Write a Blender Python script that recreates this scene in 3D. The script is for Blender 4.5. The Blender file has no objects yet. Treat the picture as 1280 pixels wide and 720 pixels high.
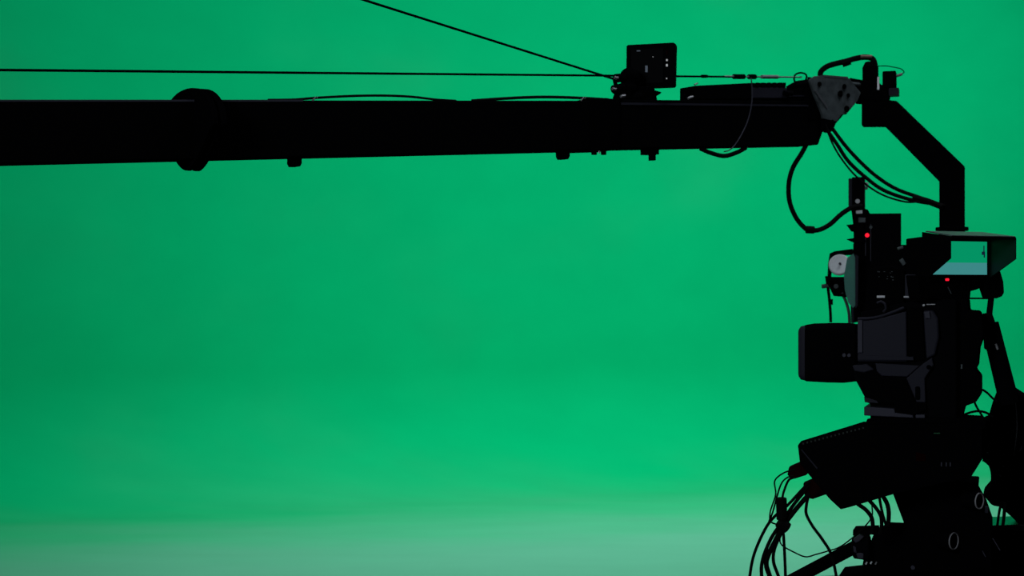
import bpy, bmesh, math, random
from mathutils import Vector, Matrix
random.seed(4)
SC = bpy.context.scene; COL = SC.collection
FP = 1280*50/36.0; EYE = 1.5
def P(px, py, Y): return Vector(((px-640)/FP*Y, Y, EYE-(py-360)/FP*Y))

# ------------------------------------------------------------------ materials
def mat(name, col, rough=.5, metal=0., spec=.3, bump=0., bscale=200., emit=None, estr=1., alpha=1., trans=0., var=.15):
    m = bpy.data.materials.new(name); m.use_nodes = True
    nt = m.node_tree; b = nt.nodes['Principled BSDF']
    b.inputs['Base Color'].default_value = (*col, 1)
    b.inputs['Roughness'].default_value = rough
    b.inputs['Metallic'].default_value = metal
    b.inputs['Specular IOR Level'].default_value = spec
    if emit:
        b.inputs['Emission Color'].default_value = (*emit, 1); b.inputs['Emission Strength'].default_value = estr
    if trans: b.inputs['Transmission Weight'].default_value = trans
    if alpha < 1: b.inputs['Alpha'].default_value = alpha
    tc = nt.nodes.new('ShaderNodeTexCoord'); nz = nt.nodes.new('ShaderNodeTexNoise')
    nz.inputs['Scale'].default_value = bscale; nz.inputs['Detail'].default_value = 3
    nt.links.new(tc.outputs['Object'], nz.inputs['Vector'])
    if not emit and var:
        mx = nt.nodes.new('ShaderNodeMix'); mx.data_type = 'RGBA'
        mx.inputs[6].default_value = (*[c*(1-var) for c in col], 1); mx.inputs[7].default_value = (*[c*(1+var) for c in col], 1)
        nt.links.new(nz.outputs['Fac'], mx.inputs[0]); nt.links.new(mx.outputs[2], b.inputs['Base Color'])
    if bump:
        bp = nt.nodes.new('ShaderNodeBump'); bp.inputs['Strength'].default_value = bump; bp.inputs['Distance'].default_value = .001
        nt.links.new(nz.outputs['Fac'], bp.inputs['Height']); nt.links.new(bp.outputs['Normal'], b.inputs['Normal'])
    return m
BLACK  = mat('black_paint', (.0025,.0025,.003), .8, spec=.0, bump=.2)
ALU    = mat('black_anodised', (.003,.003,.0035), .75, spec=.0, bump=.1)
RUBBER = mat('black_rubber', (.003,.003,.003), .8, spec=.08)
PLAS   = mat('black_plastic', (.0028,.0028,.0038), .7, spec=.012, bump=.3, bscale=400)
GREY   = mat('dark_grey_plastic', (.050,.050,.072), .6, spec=.25, bump=.3, bscale=500)
GREY2  = mat('charcoal_plastic', (.022,.022,.034), .6, spec=.15, bump=.3, bscale=500)
PLATE  = mat('worn_grey_metal', (.085,.105,.11), .5, spec=.2, bscale=30, var=.85)
SILVER = mat('bright_metal', (.55,.56,.58), .35, metal=.6, spec=.5)  # pale tone also stands in for tiny highlights on the black parts
LGREY  = mat('light_grey_plastic', (.82,.88,.90), .5)
HOODTOP= mat('satin_lit_grey', (.10,.11,.12), .35, spec=.6)  # on the hood top this grey stands in for light from above
REDP   = mat('dark_red_plastic', (.014,.0010,.0012), .7, spec=.03)
GLASSG = mat('green_tinted_filter', (.10,.34,.27), .3, spec=.3, alpha=.86)
RINGM  = mat('dull_silver_ring', (.38,.38,.40), .5)
LED    = mat('red_led', (.5,.0,.02), .4, emit=(1,.01,.03), estr=1.2)
LEDW   = mat('pale_indicator', (.5,.5,.5), .4, emit=(.7,.72,.75), estr=.35)
LEDB   = mat('dim_blue_indicator', (.1,.1,.1), .4, emit=(.25,.35,.5), estr=.12)
SCR_G  = mat('screen_green', (0,0,0), .3, emit=(.001,.29,.125), estr=1)
SCR_F  = mat('screen_pale', (0,0,0), .3, emit=(.045,.24,.235), estr=1)
SCR_D  = mat('screen_dark', (0,0,0), .3, emit=(.005,.012,.03), estr=1)
DFLOOR = mat('studio_floor_black', (.012,.012,.013), .6, spec=.2, bscale=6)

# ------------------------------------------------------------------ object helpers
WLOC = {}
def empty(name, loc, label, cat, group=None):
    o = bpy.data.objects.new(name, None); COL.objects.link(o); o.location = loc; o.empty_display_size = .05
    WLOC[o] = Vector(loc); o['label'] = label; o['category'] = cat
    if group: o['group'] = group
    return o
def obj(name, bm, m, parent=None, bev=0., smooth=False, label=None, segs=2):
    bmesh.ops.remove_doubles(bm, verts=bm.verts, dist=1e-6)
    bmesh.ops.recalc_face_normals(bm, faces=bm.faces)
    c = Vector((0,0,0))
    for v in bm.verts: c += v.co
    c /= max(1, len(bm.verts))
    for v in bm.verts: v.co -= c
    me = bpy.data.meshes.new(name)
    if smooth:
        for f in bm.faces: f.smooth = True
        for e in bm.edges:
            if len(e.link_faces) == 2 and e.calc_face_angle(0) > .7: e.smooth = False
    bm.to_mesh(me); bm.free()
    for mm in (m if isinstance(m, (list, tuple)) else [m]): me.materials.append(mm)
    o = bpy.data.objects.new(name, me); COL.objects.link(o)
    WLOC[o] = c.copy()
    if parent is not None:
        o.parent = parent; o.location = c - WLOC[parent]
    else: o.location = c
    if label: o['label'] = label
    if bev:
        b = o.modifiers.new('bevel', 'BEVEL'); b.width = bev; b.segments = segs; b.limit_method = 'ANGLE'; b.angle_limit = .6
    return o
def top(o, label, cat, group=None):
    o['label'] = label; o['category'] = cat
    if group: o['group'] = group
    return o
def B(): return bmesh.new()
def prism_pts(bm, front, back):
    a = [bm.verts.new(p) for p in front]; b = [bm.verts.new(p) for p in back]; n = len(a)
    bm.faces.new(a); bm.faces.new(b[::-1])
    for i in range(n): bm.faces.new((a[i], b[i], b[(i+1)%n], a[(i+1)%n]))
    return bm
class Frame:
    """vertical plane through a point, turned by yaw; d is distance behind that plane"""
    def __init__(s, px, py, Y, yaw):
        s.o = P(px, py, Y); a = math.radians(yaw)
        s.u = Vector((math.cos(a), math.sin(a), 0)); s.d = Vector((-math.sin(a), math.cos(a), 0)); s.v = Vector((0,0,1))
    def pt(s, px, py, d=0.):
        r = Vector(((px-640)/FP, 1, -(py-360)/FP)); e = Vector((0,0,EYE))
        t = (s.o + s.d*d - e).dot(s.d)/r.dot(s.d)
        return e + r*t
    def uv(s, px, py, d=0.):
        q = s.pt(px, py, d)-s.o; return q.dot(s.u), q.z
    def w(s, u, v, d=0.): return s.o + s.u*u + s.v*v + s.d*d
    def prism(s, bm, pts, d0, d1):
        f = [s.pt(x, y, d0) for x, y in pts]
        return prism_pts(bm, f, [q + s.d*(d1-d0) for q in f])
    def box(s, bm, x0, y0, x1, y1, d0, d1): return s.prism(bm, [(x0,y0),(x1,y0),(x1,y1),(x0,y1)], d0, d1)
    def rbox(s, bm, x0, y0, x1, y1, d0, d1, r=.006, n=4):
        u0,v0 = s.uv(x0,y0,d0); u1,v1 = s.uv(x1,y1,d0); pts = []
        for cx, cy, a0 in ((u0+r, v0-r, 90), (u0+r, v1+r, 180), (u1-r, v1+r, 270), (u1-r, v0-r, 0)):
            for k in range(n+1):
                a = math.radians(a0+90*k/n); pts.append((cx+r*math.cos(a), cy+r*math.sin(a)))
        return prism_pts(bm, [s.w(u,v,d0) for u,v in pts], [s.w(u,v,d1) for u,v in pts])
    def disc(s, bm, px, py, rpx, d0, d1, seg=24, r2=None):
        c = s.pt(px, py, d0); r = rpx*c.y/FP
        return cyl(bm, c, c+s.d*(d1-d0), r, r if r2 is None else r2*c.y/FP, seg)
def basis(ax):
    ax = ax.normalized(); t = Vector((0,0,1)) if abs(ax.z) < .9 else Vector((1,0,0))
    a = ax.cross(t).normalized(); return a, ax.cross(a).normalized()
def cyl(bm, p0, p1, r0, r1=None, seg=20):
    r1 = r0 if r1 is None else r1
    a, b = basis(p1-p0); c = [(math.cos(2*math.pi*k/seg), math.sin(2*math.pi*k/seg)) for k in range(seg)]
    return prism_pts(bm, [p0+a*x*r0+b*y*r0 for x,y in c], [p1+a*x*r1+b*y*r1 for x,y in c])
def ring(bm, c, ax, R, r, seg=32, s2=8):
    a, b = basis(ax); n = ax.normalized(); rows = []
    for i in range(seg):
        t = 2*math.pi*i/seg; e = a*math.cos(t)+b*math.sin(t)
        rows.append([bm.verts.new(c+e*(R+r*math.cos(2*math.pi*j/s2))+n*r*math.sin(2*math.pi*j/s2)) for j in range(s2)])
    for i in range(seg):
        for j in range(s2): bm.faces.new((rows[i][j], rows[(i+1)%seg][j], rows[(i+1)%seg][(j+1)%s2], rows[i][(j+1)%s2]))
    return bm
def ball(bm, c, r): 
    bmesh.ops.create_uvsphere(bm, u_segments=16, v_segments=10, radius=r, matrix=Matrix.Translation(c)); return bm
def spline(pts, n=6):
    if len(pts) < 3: return pts
    q = [pts[0]*2-pts[1]]+pts+[pts[-1]*2-pts[-2]]; out = []
    for i in range(1, len(q)-2):
        for k in range(n):
            t = k/n; a,b,c,d = q[i-1],q[i],q[i+1],q[i+2]
            out.append(.5*((2*b)+(c-a)*t+(2*a-5*b+4*c-d)*t*t+(3*b-a-3*c+d)*t**3))
    out.append(pts[-1]); return out
def tube(bm, pts, r, seg=8, n=6):
    q = spline(pts, n); rr = r if callable(r) else (lambda t: r)
    T = (q[1]-q[0]).normalized(); a, b = basis(T); rows = []
    for i, p in enumerate(q):
        t2 = (q[min(i+1, len(q)-1)]-q[max(i-1,0)]).normalized()
        a = (a-t2*a.dot(t2)).normalized(); b = t2.cross(a)
        R = rr(i/(len(q)-1))
        rows.append([bm.verts.new(p+a*R*math.cos(2*math.pi*k/seg)+b*R*math.sin(2*math.pi*k/seg)) for k in range(seg)])
    for i in range(len(rows)-1):
        for k in range(seg): bm.faces.new((rows[i][k], rows[i][(k+1)%seg], rows[i+1][(k+1)%seg], rows[i+1][k]))
    bm.faces.new(rows[0]); bm.faces.new(rows[-1][::-1]); return bm
def cab(pl, wpx):
    """(px,py,Y) list -> points, radius from a width in pixels at the first point"""
    return [P(*p) for p in pl], wpx*.5*pl[0][2]/FP

# ------------------------------------------------------------------ the setting: cyclorama and floor
WA = math.radians(17); wu = Vector((math.cos(WA), math.sin(WA), 0)); wn = Vector((-wu.y, wu.x, 0))
W0 = Vector((-3.25, 9.05, 0))                       # where the cove leaves the floor
def cyc_mat(name, floor):
    m = bpy.data.materials.new(name); m.use_nodes = True; nt = m.node_tree; L = nt.links
    b = nt.nodes['Principled BSDF']; b.inputs['Roughness'].default_value = .9; b.inputs['Specular IOR Level'].default_value = .0
    g = nt.nodes.new('ShaderNodeNewGeometry')
    n1 = nt.nodes.new('ShaderNodeTexNoise'); n1.inputs['Scale'].default_value = .9; n1.inputs['Detail'].default_value = 5
    mp = nt.nodes.new('ShaderNodeMapping'); mp.inputs['Scale'].default_value = (.5,1.6,1)
    L.new(g.outputs['Position'], mp.inputs['Vector']); L.new(mp.outputs['Vector'], n1.inputs['Vector'])
    # distance beyond the cove start, paler green fades out up the cove
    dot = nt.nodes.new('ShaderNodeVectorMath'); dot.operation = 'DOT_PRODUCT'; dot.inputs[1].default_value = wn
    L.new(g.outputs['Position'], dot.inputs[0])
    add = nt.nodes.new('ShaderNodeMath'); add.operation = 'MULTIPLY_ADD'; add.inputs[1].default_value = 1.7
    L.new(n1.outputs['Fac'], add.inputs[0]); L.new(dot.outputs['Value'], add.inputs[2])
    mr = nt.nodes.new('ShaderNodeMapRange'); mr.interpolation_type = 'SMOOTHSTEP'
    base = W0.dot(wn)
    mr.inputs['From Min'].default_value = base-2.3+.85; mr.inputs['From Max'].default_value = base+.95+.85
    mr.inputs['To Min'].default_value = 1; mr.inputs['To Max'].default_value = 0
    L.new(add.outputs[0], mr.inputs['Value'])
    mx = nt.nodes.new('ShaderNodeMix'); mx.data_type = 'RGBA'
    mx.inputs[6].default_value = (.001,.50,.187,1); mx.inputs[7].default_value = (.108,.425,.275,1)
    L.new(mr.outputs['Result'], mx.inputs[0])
    # faint scuffs
    n2 = nt.nodes.new('ShaderNodeTexNoise'); n2.inputs['Scale'].default_value = 3; n2.inputs['Detail'].default_value = 6
    L.new(mp.outputs['Vector'], n2.inputs['Vector'])
    r2 = nt.nodes.new('ShaderNodeMapRange'); r2.inputs['From Min'].default_value = .3; r2.inputs['From Max'].default_value = .7
    r2.inputs['To Min'].default_value = .97; r2.inputs['To Max'].default_value = 1.03
    L.new(n2.outputs['Fac'], r2.inputs['Value'])
    sc = nt.nodes.new('ShaderNodeVectorMath'); sc.operation = 'SCALE'
    L.new(mx.outputs[2], sc.inputs[0]); L.new(r2.outputs['Result'], sc.inputs['Scale']); L.new(sc.outputs['Vector'], b.inputs['Base Color'])
    return m
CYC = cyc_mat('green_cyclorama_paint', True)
bm = B(); prof = [(-.3, 0)]; R = .9
prof = [(0,0)] + [(R*math.sin(math.radians(a)), R-R*math.cos(math.radians(a))) for a in range(5, 91, 5)] + [(R, 5.5), (R+.15, 5.5), (R+.15,-.12), (0,-.12)]
sl = [W0+wu*s for s in (-6, 16)]
rows = [[bm.verts.new(b0+wn*p+Vector((0,0,z))) for p, z in prof] for b0 in sl]
n = len(prof)
for k in range(n): bm.faces.new((rows[0][k], rows[0][(k+1)%n], rows[1][(k+1)%n], rows[1][k]))
bm.faces.new(rows[0]); bm.faces.new(rows[1][::-1])
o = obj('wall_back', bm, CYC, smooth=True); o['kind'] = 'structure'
bm = B()
q0, q1 = W0-wu*6, W0+wu*16
fr = [q0-wn*3.0, q1-wn*3.0]                          # front edge of the painted floor
prism_pts(bm, [q0, q1, fr[1], fr[0]], [v-Vector((0,0,.12)) for v in (q0, q1, fr[1], fr[0])])
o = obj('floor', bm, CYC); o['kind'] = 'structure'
bm = B()
g0, g1 = fr[0]-wn*8.5, fr[1]-wn*8.5
prism_pts(bm, [fr[0], fr[1], g1, g0], [v-Vector((0,0,.12)) for v in (fr[0], fr[1], g1, g0)])
o = obj('floor', bm, DFLOOR); o['kind'] = 'structure'

# ------------------------------------------------------------------ the camera crane
BF = Frame(1020, 150, 4.6, 35.54)
pu = -3.95                                           # pivot position along the boom (beyond the left of the frame)
uT0, vT0 = BF.uv(0, 125); uT1, vT1 = BF.uv(1000, 126); sl_ = (vT1-vT0)/(uT1-uT0)
pivz = BF.w(pu, vT0+(pu-uT0)*sl_)
crane = empty('camera_crane', (pivz.x, pivz.y, 0), 'long black camera crane boom reaching across the green wall to a bent drop arm', 'camera crane')
bw = .10
bm = B(); uB0, vB0 = BF.uv(0, 204); uB1, vB1 = BF.uv(760, 186.5); sb = (vB1-vB0)/(uB1-uB0)
ux0 = pu-1.1; u1 = BF.uv(762, 125)[0]
f = [(ux0, vT0+(ux0-uT0)*sl_), (u1, vT0+(u1-uT0)*sl_), (u1, vB1), (ux0, vB0+(ux0-uB0)*sb)]
prism_pts(bm, [BF.w(a,b,0) for a,b in f], [BF.w(a,b,bw) for a,b in f])
obj('boom_section', bm, ALU, crane, .003)
bm = B(); BF.prism(bm, [(758,124.5),(1030,126),(1034,150),(1023,181),(760,186)], .004, bw-.004)
obj('boom_section', bm, ALU, crane, .003)
bm = B(); BF.prism(bm, [(776,128),(1014,131),(1014,133),(776,131)], .001, .004); obj('edge_line', bm, GREY2, crane)
bm = B(); BF.prism(bm, [(0,124.6),(379,124.6),(379,127),(0,127)], -.002, .001); obj('edge_line', bm, GREY, crane, label='thin pale line painted as a highlight along the top edge')  # pale strip stands in for the highlight on the boom edge
# joint sleeve with bolts
bm = B(); BF.prism(bm, [(739,122.5),(775,123.5),(775,187),(739,188)], -.004, bw+.004); obj('joint_sleeve', bm, BLACK, crane, .002)
for x in (742.5, 754.5):
    bm = B(); p = BF.pt(x, 184, .02); cyl(bm, p, p-Vector((0,0,.022)), .008, seg=12); obj('bolt', bm, BLACK, crane, .001)
bm = B(); p = BF.pt(749, 189, .0); cyl(bm, p, p-Vector((0,0,.006)), .003, seg=8); obj('screw_glint', bm, SILVER, crane)  # small pale bits like this one are painted highlight dots
# flange discs around the boom
c = BF.pt(241, 163, .05); pts = []
for k in range(40):
    t = 2*math.pi*k/40; s_ = math.sin(t); w_ = .160 if s_ > 0 else .160-.070*(-s_)**.5
    x = math.copysign(abs(math.cos(t))**(.9 if s_ > 0 else 1.2), math.cos(t))
    pts.append((x*w_, s_*(.0985 if s_ > 0 else .0975)))
for du in (-.011, .011):
    bm = B(); cc = c+BF.u*du
    f = [cc+BF.d*a+Vector((0,0,b)) for a,b in pts]
    prism_pts(bm, [q-BF.u*.007 for q in f], [q+BF.u*.007 for q in f]); obj('flange_plate', bm, BLACK, crane, .002)
# lugs under the boom
for x, y0, y1, w in ((371.5,196,208,12), (707.5,186,199,10)):
    bm = B(); BF.prism(bm, [(x-w/2,y0-4),(x+w/2,y0-4),(x+w/2,y1-4),(x+w/2-2,y1),(x-w/2+2,y1),(x-w/2,y1-4)], .03, .06); obj('lug', bm, BLACK, crane, .001)
bm = B(); BF.box(bm, 810, 182, 824, 193, .03, .065); obj('lug', bm, BLACK, crane, .001)
bm = B(); BF.box(bm, 814.5, 190, 820, 200.5, .04, .055); obj('lug', bm, BLACK, crane, .001)
# stay lines
dm = .05
a0 = BF.uv(0, 87.5, dm); a1 = BF.uv(915, 96, dm); s1 = (a1[1]-a0[1])/(a1[0]-a0[0])
bm = B(); cyl(bm, BF.w(pu-.6, a0[1]+(pu-.6-a0[0])*s1, dm), BF.w(a1[0], a1[1], dm), .0031, seg=8); obj('stay_cable', bm, BLACK, crane)
b0 = BF.uv(455, 0, dm-.02); b1 = BF.uv(768, 99, dm-.02); s2 = (b1[1]-b0[1])/(b1[0]-b0[0])
bm = B(); cyl(bm, BF.w(pu, b0[1]+(pu-b0[0])*s2, dm-.02), BF.w(b1[0], b1[1], dm-.02), .0034, seg=8); obj('stay_cable', bm, BLACK, crane)
mast_top = b0[1]+(pu-b0[0])*s2
bm = B(); p = BF.pt(768, 99, dm-.02); cyl(bm, p, BF.pt(773, 122, dm-.02), .006, seg=10); obj('stay_anchor', bm, BLACK, crane)
for x0, x1, r, m_ in ((917,930,.008,BLACK),(936,944,.008,BLACK),(952,972,.006,SILVER),(905,917,.003,SILVER),(930,1002,.0025,SILVER),(877,884,.005,BLACK)):
    bm = B(); cyl(bm, BF.pt(x0, 95.7+(x0-915)*.01, dm), BF.pt(x1, 95.7+(x1-915)*.01, dm), r, seg=10); obj('turnbuckle' if m_ is SILVER else 'cable_clamp', bm, m_, crane)
bm = B(); tube(bm, [BF.pt(*q, dm) for q in ((1000,112),(994,104),(993,95),(1000,91),(1008,94),(1006,104))], .003); obj('eye_loop', bm, BLACK, crane)
# end plates (worn grey), near and far side, and the axle block between
EP = [(1012,100),(1019,95),(1030,96),(1062,98),(1076,116),(1072,126),(1058,143),(1052,143),(1046,152),(1029,148),(1027,140),(1018,118)]
bm = B(); BF.prism(bm, [(1029,148),(1046,152),(1041,164),(1034,166),(1028,163)], -.013, -.003); obj('plate_foot', bm, BLACK, crane, .001)
bm = B(); BF.prism(bm, EP, -.012, -.004); obj('end_plate', bm, PLATE, crane, .001, label='worn grey metal end plate')
bm = B(); BF.prism(bm, [(1012,96),(1074,112),(1056,142),(1040,160),(1030,160),(1010,130)], bw-.01, bw+.0); obj('end_plate', bm, BLACK, crane, .001)
bm = B(); BF.prism(bm, [(1008,104),(1020,97),(1030,104),(1030,150),(1012,150)], .0, bw-.01); obj('end_block', bm, BLACK, crane, .002)
for x, y, r in ((1025,105,3),(1051,117,4),(1056,108,3),(1061,119,2.5),(1059,136,4),(1041,152,2.5)):
    bm = B(); BF.disc(bm, x, y, r, -.016, -.011, 14); obj('bolt', bm, BLACK, crane)
bm = B(); BF.prism(bm, [(1018,113),(1020,112),(1035,133),(1034,136)], -.014, -.0125); obj('edge_strip', bm, HOODTOP, crane)
bm = B(); BF.prism(bm, [(1030,93.5),(1060,96),(1060,98.5),(1030,96)], -.013, .02); obj('edge_strip', bm, HOODTOP, crane, label='pale metal strip on the plate top')
for x0,x1 in ((1064,1074),(1078,1093)):
    bm = B(); cyl(bm, BF.pt(x0, 104.3, .0), BF.pt(x1, 105.7, .0), .006, seg=12); obj('axle', bm, SILVER if x0 > 1070 else PLATE, crane)
# drop arm
DA = Frame(1150, 170, 4.66, -18)
bm = B(); DA.prism(bm, [(1062,97),(1100,104),(1110,118),(1112,128),(1068,127),(1066,116)], .0, .07); obj('arm_bracket', bm, BLACK, crane, .002)
bm = B(); DA.prism(bm, [(1077,121),(1121,126),(1206,208),(1206,285),(1174,285),(1174,226),(1106,157),(1077,157)], 0, .055); obj('drop_arm', bm, BLACK, crane, .0035)
bm = B(); c0 = DA.pt(1190, 284, .03); cyl(bm, c0, c0-Vector((0,0,.012)), .052, seg=28); obj('pan_flange', bm, BLACK, crane, .002)
# slip cylinder and small motor on the top
bm = B(); cyl(bm, DA.pt(1088, 112, .03), DA.pt(1088, 84, .03), .026, seg=24); cyl(bm, DA.pt(1088, 84, .03), DA.pt(1088, 77.5, .03), .026, .017, seg=24); obj('cable_gland', bm, BLACK, crane, .001)
bm = B(); DA.box(bm, 1078.5, 83, 1082, 90, .01, .03); obj('gland_latch', bm, BLACK, crane)
bm = B(); DA.box(bm, 1096.5, 96, 1099, 112, -.002, .012); obj('pin_glint', bm, SILVER, crane)
bm = B(); DA.rbox(bm, 1103, 89, 1120, 109, .01, .055, .004); DA.box(bm, 1100, 106, 1112, 123, .015, .05); mot = obj('pan_encoder', bm, BLACK, crane, .001)
bm = B(); DA.rbox(bm, 1111, 110, 1123.5, 119, .0, .04, .003); obj('connector_block', bm, GREY2, mot)
bm = B(); cyl(bm, DA.pt(1119, 95.5, .03), DA.pt(1128, 92.5, .03), .0045, seg=10); obj('plug', bm, SILVER, mot)
bm = B(); tube(bm, [DA.pt(*q, .03) for q in ((1127,93),(1130,90),(1126,86),(1117,84),(1108,82.5),(1097,82.5))], .0016); obj('thin_wire', bm, BLACK, mot)
# support column, mast, counterweights and tripod base beyond the left edge
pz = BF.w(pu, vT0+(pu-uT0)*sl_, bw/2)
bm = B(); cyl(bm, Vector((pz.x, pz.y, .25)), Vector((pz.x, pz.y, pz.z-.24)), .06, seg=24); obj('column', bm, BLACK, crane)
bm = B(); 
for s_ in (-.0, bw+.012):
    q = BF.w(pu, 0, s_-.006); q.z = 0
    prism_pts(bm, [q+BF.u*x+Vector((0,0,z)) for x, z in ((-.07,pz.z-.26),(.07,pz.z-.26),(.05,pz.z+.03),(-.05,pz.z+.03))], [q-BF.d*.01+BF.u*x+Vector((0,0,z)) for x, z in ((-.07,pz.z-.26),(.07,pz.z-.26),(.05,pz.z+.03),(-.05,pz.z+.03))])
obj('fulcrum_yoke', bm, BLACK, crane)
bm = B(); q = BF.w(pu, 0, bw/2); mtz = BF.w(0, mast_top, 0).z; cyl(bm, Vector((q.x,q.y,pz.z-.02)), Vector((q.x,q.y,mtz+.03)), .02, seg=16); obj('stay_mast', bm, BLACK, crane)
for k in range(3):
    bm = B(); q = BF.w(pu-.7-.09*k, vT0+(pu-.7-uT0)*sl_-.11, bw/2); cyl(bm, q-BF.u*.035, q+BF.u*.035, .17, seg=32); obj('counterweight', bm, BLACK, crane, .004)
for k in range(3):
    a = math.radians(30+120*k); e = Vector((math.cos(a), math.sin(a), 0)); g = Vector((pz.x, pz.y, 0))
    bm = B(); cyl(bm, g+Vector((0,0,.42)), g+e*.62+Vector((0,0,.07)), .03, .022, 14); lg = obj('leg', bm, BLACK, crane)
    bm = B(); q = g+e*.62; t_ = Vector((-e.y, e.x, 0)); cyl(bm, q+Vector((0,0,.06))-t_*.02, q+Vector((0,0,.06))+t_*.02, .06, seg=24); obj('wheel', bm, RUBBER, lg)

# cables of the crane
G1 = 'cables on the camera crane'
def cable(pts, r, label, group=None, m_=RUBBER, name='cable', cat='cable'):
    bm = B(); tube(bm, pts, r); o = obj(name, bm, m_, smooth=True); return top(o, label, cat, group)
cable([BF.pt(x,y,.03) for x,y in ((335,125),(368,124.5),(400,122),(440,120),(480,119.5),(515,121),(545,124.5),(570,126))], .0032, 'thin black cable arching slightly off the crane boom top, left of its middle', G1)
cable([BF.pt(x,y,.03) for x,y in ((590,126),(625,123.5),(665,121.5),(700,121.5),(735,123),(760,124.5))], .0042, 'thicker black cable lying on the crane boom left of the small monitor', G1)
for x in (392, 727.5):
    bm = B(); cyl(bm, BF.pt(x-1.5,126,.0), BF.pt(x+2.5,121.5,.0), .0022, seg=8); cyl(bm, BF.pt(x+4,123,.0), BF.pt(x+5,121,.0), .0016, seg=8)
    top(obj('cable_tie', bm, SILVER), 'white cable tie end on the boom top, %s' % ('above the leftmost underside lug' if x < 500 else 'just left of the small monitor'), 'cable tie', 'white cable ties on the boom')
cable([BF.pt(x,y,.015) for x,y in ((876,186),(888,191),(905,195),(920,191),(932,185))], .007, 'thick black cable loop sagging under the right end of the boom', G1)
cable([BF.pt(x,y,-.012) for x,y in ((939,97),(940,112),(939.5,130),(935,150),(927,168),(918,182),(911,188),(905,189.5))], .0018, 'thin grey cord hanging down across the boom from the stay line', G1, GREY)
cable([DA.pt(x,y,.03) for x,y in ((1026,98),(1026,90),(1034,83),(1047,79),(1058,76.5),(1070,73),(1082,71.5),(1091,74),(1094,82))], .0095, 'thick black hose arching over the crane boom tip', G1)
bm = B(); cyl(bm, DA.pt(1076,70.5,.02), DA.pt(1090,70.5,.02), .005, seg=10); top(obj('tape_band', bm, mat('tan_tape',(.35,.22,.17),.6)), 'tan tape band on the hose above the boom tip', 'tape')
bm = B(); cyl(bm, DA.pt(1053,80,.03), DA.pt(1063,76.5,.03), .0115, seg=12); top(obj('tape_wrap', bm, RUBBER), 'black tape wrap halfway along the hose arching over the boom tip', 'tape')
cable([P(x,y,Y) for x,y,Y in ((1032,160,4.62),(1046,180,4.62),(1060,201,4.62),(1080,220,4.62),(1105,238,4.62),(1140,250,4.62),(1180,257,4.64))], .0062, 'thickest of the black cables sweeping from boom tip to drop arm', G1)
cable([P(x,y,Y) for x,y,Y in ((1040,160,4.64),(1055,180,4.64),(1072,199,4.64),(1095,220,4.64),(1120,236,4.64),(1150,247,4.64),(1182,258,4.66))], .0062, 'black cable sweeping from boom tip to drop arm, uppermost of its bunch', G1)
cable([P(x,y,Y) for x,y,Y in ((1032,155,4.6),(1040,178,4.6),(1053,200,4.6),(1072,222,4.6),(1100,242,4.6),(1130,252,4.6),(1150,252,4.6))], .0032, 'thin black cable sweeping from boom tip, lowest of its bunch', G1)
bm = B(); tube(bm, [P(x,y,4.62) for x,y in ((1141,247),(1158,251),(1176,258))], .010); top(obj('cable_wrap', bm, RUBBER, smooth=True), 'black wrap gathering the cables where they meet the drop arm', 'cable wrap')
cable([P(x,y,4.6) for x,y in ((1012,172),(1003,190),(991,210),(986,230),(987,252),(995,272),(1006,285),(1013,288),(1025,287),(1038,280),(1050,269),(1060,262),(1070,258),(1078,258))], .0078, 'thick black cable looping from the boom down to the remote camera', G1)
bm = B(); cyl(bm, P(1007,287,4.6), P(1018,287.5,4.6), .0125, seg=14); top(obj('cable_knot', bm, RUBBER, None, .003), 'black taped knot at the bottom of the cable loop', 'cable wrap')

# ------------------------------------------------------------------ control box on the boom
cbx = empty('control_box', BF.pt(925,124,.05), 'low black control box mounted on the boom near its right end', 'control box')
bm = B(); BF.prism(bm, [(870,107),(940,103.5),(982,104.5),(982,123.5),(870,124)], .012, .085); obj('housing', bm, BLACK, cbx, .002)
bm = B(); BF.box(bm, 941, 109.5, 984, 122.5, .006, .012); obj('face_plate', bm, GREY2, cbx, .001)
for x in (946, 953, 960, 967, 974, 979):
    bm = B(); BF.box(bm, x, 103.2, x+3.4, 108.5, .004, .02); obj('socket', bm, PLAS, cbx)
bm = B(); cyl(bm, BF.pt(980,116,.0), BF.pt(990,117,.0), .008, seg=12); obj('connector', bm, PLAS, cbx)
bm = B(); cyl(bm, BF.pt(868,106,.02), BF.pt(872,104,.02), .0025, seg=8); obj('screw_glint', bm, SILVER, cbx)
bx2 = empty('junction_box', BF.pt(1003,124,.05), 'small black junction box at the boom tip beside the grey end plate', 'control box')
bm = B(); BF.prism(bm, [(984,112.5),(1010,109),(1018,109),(1018,126),(984,126)], .015, .08); obj('housing', bm, BLACK, bx2, .002)
bm = B(); BF.box(bm, 986, 119, 1010, 120.5, .012, .016); obj('trim_line', bm, GREY2, bx2)
nut = empty('wing_nut', BF.pt(857,124,.03), 'small black wing clamp with pale glint on the boom beside the monitor', 'clamp')
bm = B(); ring(bm, BF.pt(855.5,122,.03), BF.d, .008, .003, 16, 6); cyl(bm, BF.pt(857,125,.03), BF.pt(861,123,.03), .007, seg=10); obj('clamp_ring', bm, BLACK, nut)
bm = B(); cyl(bm, BF.pt(860,123,.02), BF.pt(866,121,.02), .004, seg=10); obj('screw_glint', bm, SILVER, nut)

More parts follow.
